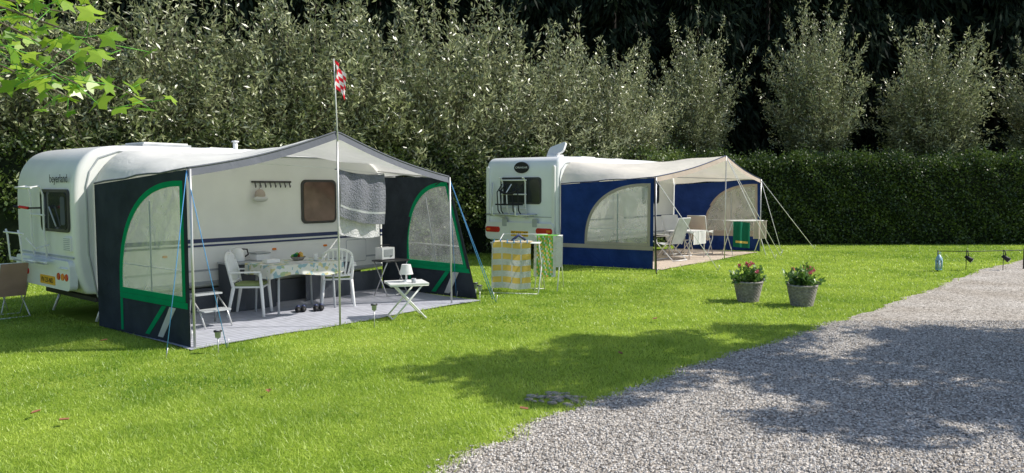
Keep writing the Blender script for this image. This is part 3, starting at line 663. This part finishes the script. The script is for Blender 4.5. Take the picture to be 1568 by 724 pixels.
rp(d,.55,.7,.9,1.1,.02,M_GREYL,-.06,.05); rp(d,1.5,1.65,.9,1.1,.02,M_GREYL,-.06,.05)
for yy in(.9,1.62): d.tube([(-.05,yy,1.1),(-.10,yy,1.5),(-.10,yy,2.0),(-.18,yy,2.12),(-.22,yy,2.1)],.022,M_WTUBE)
for zz in(1.35,1.7,2.05): d.tube([(-.12,.85,zz),(-.12,1.67,zz)],.018,M_WTUBE)
for yy in(.9,1.62): d.tube([(-.05,yy,1.12),(-.5,yy,1.2),(-.5,yy,1.4)],.02,M_WTUBE)
for xx in(-.2,-.4): d.tube([(xx,.55,1.2),(xx,1.9,1.2)],.025,M_METAL); d.tube([(xx,.9,1.45),(xx,1.6,1.45)],.02,M_BLACK)
for yy in(.95,1.12,1.3,1.5,1.6): d.tube([(-.14,yy,1.95),(-.3,yy+.03,1.75),(-.3,yy,1.3),(-.2,yy,1.2)],.016,M_BLACK if yy!=1.3 else M_WTUBE)
d.tube([(-.3,1.0,1.8),(-.3,1.15,1.72),(-.3,1.4,1.72),(-.3,1.55,1.8)],.03,M_BLACK)
d.tube([(-.1,1.95,2.0),(-.12,1.95,1.2)],.02,M_METAL)
for xx,yy in((.5,.3),(.5,1.95),(5.7,.3),(5.7,1.95)): d.tube([(xx,yy,.5),(xx-.15,yy,.02)],.02,M_METAL)
wheel(d,(3.2,.17,.33)); wheel(d,(3.2,2.07,.33)); d.box((3.1,1.1,.41),(5.4,1.9,.08),M_BLACK)
d.tube([(6.3,1.1,.45),(7.4,1.1,.45)],.04,M_METAL)
d.plate((.6,.45,2.80),(.1,1,-.25),(.5,0,.85),.56,.30,.08,.06,M_PLAST); d.tube([(.6,.45,2.62),(.62,.45,2.78)],.05,M_PLAST); d.box((.6,.5,2.65),(.3,.3,.06),M_PLAST)
d.box((2.6,1.1,2.66),(.7,.6,.08),M_PLAST); d.box((4.4,1.1,2.66),(.4,.4,.08),M_PLAST)
sideplate(d,.3,6.1,1.02,1.06,.01,M_NAVY,.018,.01); sideplate(d,.3,6.1,.55,.6,.01,M_GREYL,.018,.01)
sideplate(d,1.0,1.9,1.4,2.05,.09,M_FRAME,.012,.03); sideplate(d,1.04,1.86,1.44,2.01,.07,M_GLASS,.0,.02)
sideplate(d,2.6,3.2,.6,2.25,.09,M_GREYL,.018,.01); sideplate(d,2.63,3.17,.63,2.22,.08,M_WHITE,.014,.012)
sideplate(d,4.2,5.2,1.4,2.05,.09,M_FRAME,.012,.03); sideplate(d,4.24,5.16,1.44,2.01,.07,M_GLASS,.0,.02)
d.tube([(.17,0.01,.5),(.10,.01,1.0),(.10,.01,2.1),(.16,.01,2.3),(.35,.01,2.46),(.6,.01,2.49),(6.0,.01,2.49)],.012,M_GREYL,6)
d.build('fittings',c2,bevel=.004,seg=1)
text('CARAVELAIR',(-.024,1.08,2.36),.065,M_PLAST,c2); text('55-WL-BF',(-.096,1.09,.725),.12,M_BLACK,c2,'plate_text')

# ------------------------------------------------------------------ flag pole
fp=empty('flagpole',(*A1O,0),A1A); f=MB(); bx,by=2.08,-2.53
f.tube([(bx,by,2.5),(bx-.02,by,3.0),(bx-.045,by,3.58)],[.009,.008,.006],M_WTUBE,6)
MR=fabric('flag_red',(.75,.03,.05),.3,.3)
ff=MB()
def flf(u,v):
    r=u*.19; return (bx-.045+.012+r*.8+.015*math.sin(u*9+v*4),by-.03*math.sin(u*7+v*3)-.02*u,3.56-.32*v-.16*u-.03*u*v)
ff.sheet(flf,8,12,MR,True,lambda i,j:(MR if (i//2+j//2)%2==0 else M_WFAB))
f.build('pole',fp); ff.build('flag',fp)

# ------------------------------------------------------------------ towels on line (awning 1)
t=MB()
t.sheet(lambda u,v:(2.30+.84*u,-2.24-.04*math.sin(math.pi*v)-.02*math.sin(u*16+v*2),2.13-.04*math.sin(math.pi*u)-.05*u-.64*v-.10*u*v),40,24,M_TOWEL,True,lambda i,j:(M_GREYL if j in(18,) else M_TOWEL))
t.sheet(lambda u,v:(2.36+.76*u,-2.15-.02*math.sin(u*15+v*3),2.13-.04*math.sin(math.pi*u)-.05*u-.90*v-.02*u),40,24,M_TOWELW,True)
t.sheet(lambda u,v:(2.30+.84*u,-2.24+.09*v,2.135-.04*math.sin(math.pi*u)-.05*u+.008*math.sin(math.pi*v)),40,3,M_TOWEL,True)
t.tube([(.6,-2.2,2.2),(2.25,-2.2,2.15),(3.2,-2.2,2.08),(4.3,-2.2,2.06)],.004,M_ROPEW,5)
t.build('towel',None,(*A1O,0),A1A)

# ------------------------------------------------------------------ furniture
def chair(loc,rot):
    c=MB(); m=M_PLAST
    c.plate((0,0,.43),(1,0,0),(0,1,0),.45,.44,.06,.025,m)
    for sx in(-1,1):
        c.tube([(sx*.25,-.23,0),(sx*.225,-.2,.42),(sx*.265,-.19,.64)],[.022,.026,.022],m); c.tube([(sx*.25,.28,0),(sx*.21,.2,.42)],[.02,.028],m)
        c.tube([(sx*.21,.2,.42),(sx*.235,.25,.66),(sx*.22,.29,.80)],[.026,.024,.02],m)
        c.plate((sx*.265,.03,.65),(1,0,0),(0,1,-.02),.055,.46,.02,.02,m)
    arc=[(.22*math.cos(a),.29+.03*math.sin(a),.80+.11*math.sin(a)) for a in [math.pi*i/12 for i in range(13)]]
    c.tube(arc,.02,m); c.tube([(-.22,.215,.50),(0,.235,.49),(.22,.215,.50)],.02,m)
    for i in range(-3,4):
        x=i*.06; top=.80+.11*math.sqrt(max(0,1-(x*1.25/.22)**2)); c.tube([(x*.85,.235,.49),(x*1.1,.27,.68),(x*1.2,.30,top)],.018,m,6)
    c.plate((0,-.0,.46),(1,0,0),(0,1,0),.40,.40,.07,.035,M_CUSH)
    return c.build('garden_chair',None,loc,rot,bevel=.004,seg=1)
chair((-3.82,11.05,.02),math.radians(95))
chair((-2.78,12.0,.02),math.radians(-165))
M_TC,nt,out=_new('tablecloth_print'); N=nt.nodes; L=nt.links; p=N.new('ShaderNodeBsdfPrincipled'); L.new(p.outputs[0],out.inputs[0]); p.inputs['Roughness'].default_value=.7
tc=N.new('ShaderNodeTexCoord'); v=N.new('ShaderNodeTexVoronoi'); v.inputs['Scale'].default_value=17; L.new(tc.outputs['Object'],v.inputs['Vector']); sc_=N.new('ShaderNodeSeparateColor'); L.new(v.outputs['Color'],sc_.inputs[0])
r=N.new('ShaderNodeValToRGB'); r.color_ramp.interpolation='CONSTANT'; e=r.color_ramp.elements; e[0].color=(.72,.71,.65,1); e[1].position=.85; e[1].color=(.3,.45,.5,1); x=e.new(.40); x.color=(.62,.56,.28,1); x=e.new(.52); x.color=(.72,.72,.69,1); x=e.new(.75); x.color=(.40,.50,.28,1)
L.new(sc_.outputs[0],r.inputs[0]); L.new(r.outputs[0],p.inputs['Base Color'])
tb=MB(); tb.plate((0,0,.72),(1,0,0),(0,1,0),1.25,.8,.06,.03,M_TC)
n=80
def skirt(u,v):
    a=u*2*math.pi; cx=.63*max(-1,min(1,1.35*math.cos(a))); cy=.405*max(-1,min(1,1.35*math.sin(a))); k=1+.03*v*math.sin(a*14); return (cx*k,cy*k,.735-.17*v-.03*v*math.sin(a*4))
tb.sheet(skirt,n,3,M_TC)
for sx in(-.5,.5):
    for sy in(-.3,.3): tb.tube([(sx,sy,0),(sx*.95,sy*.95,.7)],.018,M_GREYL)
tb.box((-.35,.1,.765),(.22,.14,.05),M_PLAST); tb.lathe([(0,0),(.07,0),(.12,.06),(.11,.06),(.06,.01)],M_WICK,(.12,.1,.74),16)
for i in range(9): tb.ball((.12+random.uniform(-.07,.07),.1+random.uniform(-.07,.07),.80+random.uniform(0,.05)),(.035,.035,.03),random.choice((M_GRN,M_YEL,M_RED,M_DKGRN)),7)
tb.lathe([(0,0),(.035,0),(.035,.1),(0,.1)],M_PLAST,(.3,-.1,.74),12)
tb.plate((.0,-.15,.741),(1,.3,0),(-.3,1,0),.3,.22,.01,.006,M_WFAB); 
tb.build('dining_table',None,(-3.3,11.5,.02),A1A,bevel=.003,seg=1)
k=MB(); k.lathe([(0,0),(.09,0),(.10,.03),(.085,.16),(.05,.2),(0,.21)],M_PLAST,(1.95,-.22,.75),16); k.tube([(2.03,-.22,.8),(2.12,-.22,.85),(2.10,-.22,.93),(2.0,-.22,.94)],.012,M_BLACK,6); k.tube([(1.87,-.22,.85),(1.8,-.22,.93)],.015,M_PLAST,6)
k.build('kettle',None,(*A1O,0),A1A)
k=MB(); k.box((2.3,-.25,.80),(.24,.2,.1),M_PLAST); k.box((2.3,-.25,.865),(.26,.22,.025),M_GREYL); k.build('bread_box',None,(*A1O,0),A1A,bevel=.01)
k=MB(); k.plate((0,0,.6),(1,0,0),(0,1,0),.55,.4,.03,.02,M_FRAME)
for sx in(-.23,.23):
    k.tube([(sx,-.17,0),(sx,.17,.59)],.01,M_METAL); k.tube([(sx,.17,0),(sx,-.17,.59)],.01,M_METAL)
k.tube([(-.23,-.17,.02),(.23,-.17,.02)],.01,M_METAL)
k.build('folding_table',None,(-2.1,13.1,.02),A1A)
k=MB(); k.box((0,0,.11),(.28,.18,.2),M_PLAST); k.box((0,-.095,.12),(.2,.006,.12),M_GREYL); k.ball((.05,-.1,.06),(.015,.01,.015),M_BLACK,8); k.tube([(-.1,0,.21),(-.1,0,.25),(.1,0,.25),(.1,0,.21)],.008,M_BLACK,6); k.build('radio',None,(-2.2,13.1,.635),A1A,bevel=.01)
k=MB()
for i in range(6): k.box((0,-.2+i*.08,.50),(.56,.066,.018),M_PLAST)
for sy in(-.2,.2):
    k.tube([(-.24,sy,0),(.2,sy,.49)],.013,M_WTUBE); k.tube([(.24,sy*.9,0),(-.2,sy*.9,.49)],.013,M_WTUBE)
for sx in(-.24,.24): k.tube([(sx,-.2,.01),(sx,.2,.01)],.012,M_WTUBE)
k.tube([(-.27,-.22,.48),(.27,-.22,.48),(.27,.22,.48),(-.27,.22,.48)],.012,M_WTUBE,8,True)
k.build('side_table',None,(-1.52,10.85,.02),math.radians(20))
k=MB(); k.lathe([(0,0),(.06,0),(.06,.012),(.015,.03),(.012,.12),(.0,.12)],M_PLAST,(0,0,0),16); k.lathe([(.10,.11),(.065,.25)],M_WFAB,(0,0,0),20); k.lathe([(0,.249),(.066,.249)],M_WFAB,(0,0,0),20); k.tube([(0,0,.1),(0,0,.24)],.006,M_METAL,6)
k.build('table_lamp',None,(-1.52,10.85,.53))
k=MB(); k.lathe([(0,0),(.03,0),(.035,.06),(.03,.06),(.028,.01)],M_GREYL,(0,0,0),12); k.build('cup',None,(-1.4,10.75,.53))
k=MB()
for z_ in(.22,.42): k.plate((0,(.1 if z_>.3 else -.12),z_),(1,0,0),(0,1,0),.4,.2,.02,.02,M_GREYL)
for sx in(-.19,.19): k.tube([(sx,-.24,0),(sx,-.1,.22),(sx,.18,.42)],.012,M_METAL); k.tube([(sx,.22,0),(sx,.12,.42)],.012,M_METAL)
k.build('step_stool',None,(-4.1,10.2,.02),math.radians(50))
k=MB()
for i in range(4): k.ball((i*.13-(.05 if i%2 else 0),.03*i,.04),(.045,.12,.045),M_BLACK,10); k.ball((i*.13-(.05 if i%2 else 0),.03*i+.05,.07),(.035,.04,.03),M_NAVY,8)
k.build('shoes',None,(-3.2,11.25,.02),math.radians(15))
def camp_chair(loc,rot,cm,fm=M_WTUBE,sc=1):
    c=MB()
    for sx in(-.27,.27):
        c.tube([(sx,-.28,0),(sx,.22,.62),(sx,.25,.63)],.012,fm); c.tube([(sx,.3,0),(sx,-.22,.42),(sx,-.28,.6),(sx,.2,.64)],.012,fm)
        c.tube([(sx*.9,.15,.40),(sx*.9,.42,1.08)],.013,fm); c.box((sx,-.02,.65),(.05,.4,.025),M_PLAST)
    c.tube([(-.24,.42,1.08),(.24,.42,1.08)],.013,fm); c.tube([(-.27,-.28,.01),(.27,-.28,.01)],.012,fm); c.tube([(-.27,.3,.01),(.27,.3,.01)],.012,fm)
    c.sheet(lambda u,v:((u-.5)*.47,-.24+.42*v,.43-.04*math.sin(math.pi*v)+.01),8,8,cm); c.sheet(lambda u,v:((u-.5)*.47,.17+.25*v+.02,.42+.66*v),8,8,cm)
    c.sheet(lambda u,v:((u-.5)*.45,.14+.25*v+.02-.02*math.sin(math.pi*v),.43+.64*v),8,8,cm)
    return c.build('camping_chair',None,loc,rot,scale=(sc,)*3)
camp_chair((-7.35,11.0,0),math.radians(-130),M_PINK,M_WTUBE,.74)
k=MB(); k.plate((0,0,.38),(1,0,0),(0,1,0),.5,.4,.03,.02,M_GREYL)
for sx in(-.2,.2): k.tube([(sx,-.15,0),(sx,.15,.38)],.01,M_WTUBE); k.tube([(sx,.15,0),(sx,-.15,.38)],.01,M_WTUBE)
k.build('folding_table',None,(-7.85,11.3,0),.3)

camp_chair((4.05,19.3,.02),math.radians(-140),M_GREYL,M_WTUBE,1.0)
camp_chair((5.2,20.9,.02),math.radians(150),M_BEIGE,M_WTUBE,1.0)
camp_chair((4.5,20.6,.02),math.radians(20),M_WFAB,M_WTUBE,1.0)
k=MB(); k.plate((0,0,.7),(1,0,0),(0,1,0),1.1,.7,.05,.03,M_GREYL); k.sheet(lambda u,v:((u-.5)*.8,-.37+.02*math.sin(u*14),.73-.35*v),20,4,M_WFAB); k.sheet(lambda u,v:((u-.5)*.8,-.37+.75*v,.725),6,6,M_WFAB)
for sx in(-.45,.45):
    for sy in(-.28,.28): k.tube([(sx,sy,0),(sx,sy,.7)],.015,M_METAL)
k.build('camping_table',None,(4.6,19.9,.02),A2A)
k=MB()
for sx in(-.5,.5):
    k.tube([(sx,-.3,0),(sx,.25,.95)],.012,M_WTUBE); k.tube([(sx,.3,0),(sx,-.25,.95)],.012,M_WTUBE)
for y_ in(-.25,-.08,.08,.25): k.tube([(-.55,y_,.95),(.55,y_,.95)],.008,M_WTUBE,6)
k.sheet(lambda u,v:(-.5+.50*u,-.27+.03*math.sin(u*12),.96-.70*v-.05*u),16,12,M_DKGRN,True,lambda i,j:(M_YEL if j==9 and 2<i<14 else M_DKGRN)); k.sheet(lambda u,v:(.12+.4*u,-.26+.02*math.sin(u*12),.96-.5*v),16,4,M_BEIGE); k.sheet(lambda u,v:(-.5+u,-.25+.5*v,.965),8,4,M_WFAB)
k.build('drying_rack',None,(6.42,20.95,0),.25)

k=MB()
for sx in(-.42,.42):
    k.tube([(sx,-.35,0),(sx,.3,.9)],.011,M_WTUBE); k.tube([(sx,.35,0),(sx,-.3,.9)],.011,M_WTUBE)
for y_ in(-.3,.3): k.tube([(-.45,y_,.9),(.45,y_,.9)],.01,M_WTUBE)
for y_ in(-.2,-.1,0,.1,.2): k.tube([(-.42,y_,.9),(.42,y_,.9)],.006,M_WTUBE,6)
k.tube([(-.42,-.35,.01),(.42,-.35,.01)],.01,M_WTUBE); k.tube([(-.42,.35,.01),(.42,.35,.01)],.01,M_WTUBE)
for s_ in(-1,1): k.tube([(s_*.42,.3,.9),(s_*.42,.62,1.0)],.009,M_WTUBE,6)
k.tube([(-.42,.62,1.0),(.42,.62,1.0)],.009,M_WTUBE,6)
def stowel(i,j):
    if i%8==0: return M_TOWELW
    return M_YEL if (j//3)%2==0 else M_TOWELW
k.sheet(lambda u,v:(-.42+.70*u,-.32-.03*math.sin(u*10+v)-.02*v,.915-.82*v+.01*math.sin(u*7)),32,24,M_YEL,True,stowel)
k.sheet(lambda u,v:(-.42+.70*u,-.32+.3*v,.92),16,8,M_TOWELW,True,lambda i,j:(M_YEL if (j//2)%2 else M_TOWELW))
k.sheet(lambda u,v:(-.2+.2*u,-.05+.1*v,.93-.22*v),6,4,M_NAVY)
for i in range(6): k.box((-.38+i*.12,-.325,.93),(.015,.03,.06),M_ROPEB)
k.tube([(-.1,-.1,.93),(0,0,1.02),(.12,.05,.93)],.025,M_NAVY,7)
k.build('drying_rack',None,(.12,13.65,0),math.radians(-12))
k=MB()
for sx in(-.2,.22): k.tube([(sx,-.3,0),(sx,.1,1.0)],.011,M_WTUBE); k.tube([(sx,.3,0),(sx,-.1,1.0)],.011,M_WTUBE)
k.tube([(-.24,0,1.0),(.26,0,1.0)],.01,M_WTUBE); k.tube([(-.24,-.12,1.0),(.26,-.12,1.0)],.01,M_WTUBE)
def gt(i,j):
    if i<2 or i>13: return M_TOWELW
    a=(i*7+j*5)%11
    return M_YEL if a in(0,1,4) else (M_GRN if a<9 else M_TOWELW)
k.sheet(lambda u,v:(-.2+.40*u,-.32-.015*math.sin(u*9+v*2)-.04*v,1.01-.74*v),16,20,M_GRN,True,gt); k.sheet(lambda u,v:(-.2+.40*u,-.32+.32*v,1.013),6,3,M_GRN)
k.sheet(lambda u,v:(.20+.12*u,-.31+.02*u-.04*v,1.0-.55*v),4,6,M_TOWELW)
k.build('towel_stand',None,(.68,13.95,0),math.radians(-15))

# ------------------------------------------------------------------ flower baskets
M_GLEAF=leafmat('potted_leaf',(.05,.13,.02),(.20,.36,.06),.3,.1); M_PETAL=leafmat('petal',(.6,.05,.12),(.85,.35,.42),.3,.02)
def basket(x,y,seed,nf):
    r=np.random.default_rng(seed); e=empty('flower_basket',(x,y,0)); b=MB()
    for i in range(13):
        z=.012+i*.024; rr=.155+.06*(i/12); n=36
        b.tube([((rr+.007*(1 if (j+i)%2 else -1))*math.cos(6.283*j/n),(rr+.007*(1 if (j+i)%2 else -1))*math.sin(6.283*j/n),z) for j in range(n)],.0135,M_WICK,6,True)
    b.lathe([(0,.01),(.14,.01),(.20,.30),(.0,.28)],M_SOIL,(0,0,0),24)
    n=36; b.tube([(.222*math.cos(6.283*j/n),.222*math.sin(6.283*j/n),.325+.004*(j%2)) for j in range(n)],.02,M_WICK,6,True)
    for s_ in(-1,1): b.tube([(s_*.22,-.05,.33),(s_*.25,-.04,.38),(s_*.25,.04,.38),(s_*.22,.05,.33)],.012,M_WICK,6)
    b.build('basket',e)
    C=[];D=[]
    for k in range(30):
        a=r.random()*6.283; th=r.uniform(.1,1.2); L=r.uniform(.12,.36); d=np.array([math.sin(th)*math.cos(a),math.sin(th)*math.sin(a),math.cos(th)]); m=14; u=r.random(m)
        p=np.array([0,0,.30])+np.array([d[0]*.1,d[1]*.1,0])+d*L*u[:,None]+r.normal(size=(m,3))*.02; C.append(p); D.append(d+r.normal(size=(m,3))*.8)
    C=np.concatenate(C);D=np.concatenate(D);n=len(C)
    raw('foliage',leaves(C,D,.07+.03*r.random(n),.045+.02*r.random(n)),4,M_GLEAF,r.random(n),e)
    C=[];D=[]
    for k in range(nf):
        a=r.random()*6.283; th=r.uniform(.1,1.2); c=np.array([0,0,.34])+.29*np.array([math.sin(th)*math.cos(a),math.sin(th)*math.sin(a),math.cos(th)]); m=20
        C.append(np.repeat(c[None],m,0)+r.normal(size=(m,3))*.009); D.append(r.normal(size=(m,3)))
    C=np.concatenate(C);D=np.concatenate(D);n=len(C)
    raw('flowers',leaves(C,D,.036+.0*r.random(n),.03+.0*r.random(n)),4,M_PETAL,r.random(n),e)
basket(3.90,12.45,3,5); basket(4.62,12.0,5,6)

# ------------------------------------------------------------------ small solar lights
def solar(x,y,h=.33):
    k=MB(); k.tube([(0,0,-.02),(0,0,h-.08)],.007,M_METAL,6); k.lathe([(.0,h-.09),(.03,h-.08),(.035,h-.02),(.045,h-.015),(.045,h),(0,h+.01)],M_GREYL,(0,0,0),14); k.lathe([(.0,h+.006),(.046,h+.003),(.046,h-.012)],M_BLACK,(0,0,0),14)
    k.build('solar_light',None,(x,y,0))
solar(-3.35,8.55,.26); solar(-1.85,10.1,.32); solar(-.52,12.2,.30); solar(-.62,12.9,.25)
k=MB(); k.lathe([(0,0),(.07,0),(.07,.02),(.055,.03)],M_LANT,(0,0,.0),6); k.lathe([(.055,.03),(.055,.2)],M_CLEAR,(0,0,0),6); k.lathe([(.075,.2),(.07,.23),(.03,.30),(.0,.32)],M_LANT,(0,0,0),6)
for j in range(6): k.tube([(.056*math.cos(1.047*j),.056*math.sin(1.047*j),.02),(.056*math.cos(1.047*j),.056*math.sin(1.047*j),.21)],.016,M_LANT,5)
k.tube([(0,0,.02),(0,0,.15)],.03,M_PLAST,10); k.tube([(-.03,0,.31),(-.03,0,.36),(.03,0,.36),(.03,0,.31)],.005,M_LANT,5); k.build('lantern',None,(9.55,16.9,.03),scale=(1.15,1.15,1.1))
k=MB(); k.tube([(9.55,16.95,.45),(10.5,17.1,.43),(11.6,17.3,.44),(14,17.8,.44)],.009,M_BLACK,8); 
for x_,y_ in((9.55,16.95),(11.75,17.35),(13.9,17.8)): k.tube([(x_,y_,0),(x_,y_,.47)],.015,M_BLACK,8)
k.build('low_rail')
for x_,y_ in((10.25,17.0),(11.15,17.1)):
    k=MB(); k.tube([(0,0,.1),(.02,0,0)],.01,M_BLACK,6); k.tube([(-.04,.03,.0),(.07,-.05,-.1)],[.035,.06],M_BLACK,12); k.tube([(0,0,.1),(0,.05,.13)],.012,M_BLACK,6); k.tube([(.071,-.051,-.101),(.073,-.053,-.103)],.05,M_GREYL,12); k.tube([(0,.05,-.33),(0,.05,.13)],.008,M_BLACK,6); k.build('spot_light',None,(x_,y_,.33))
print('done', len(bpy.data.objects))
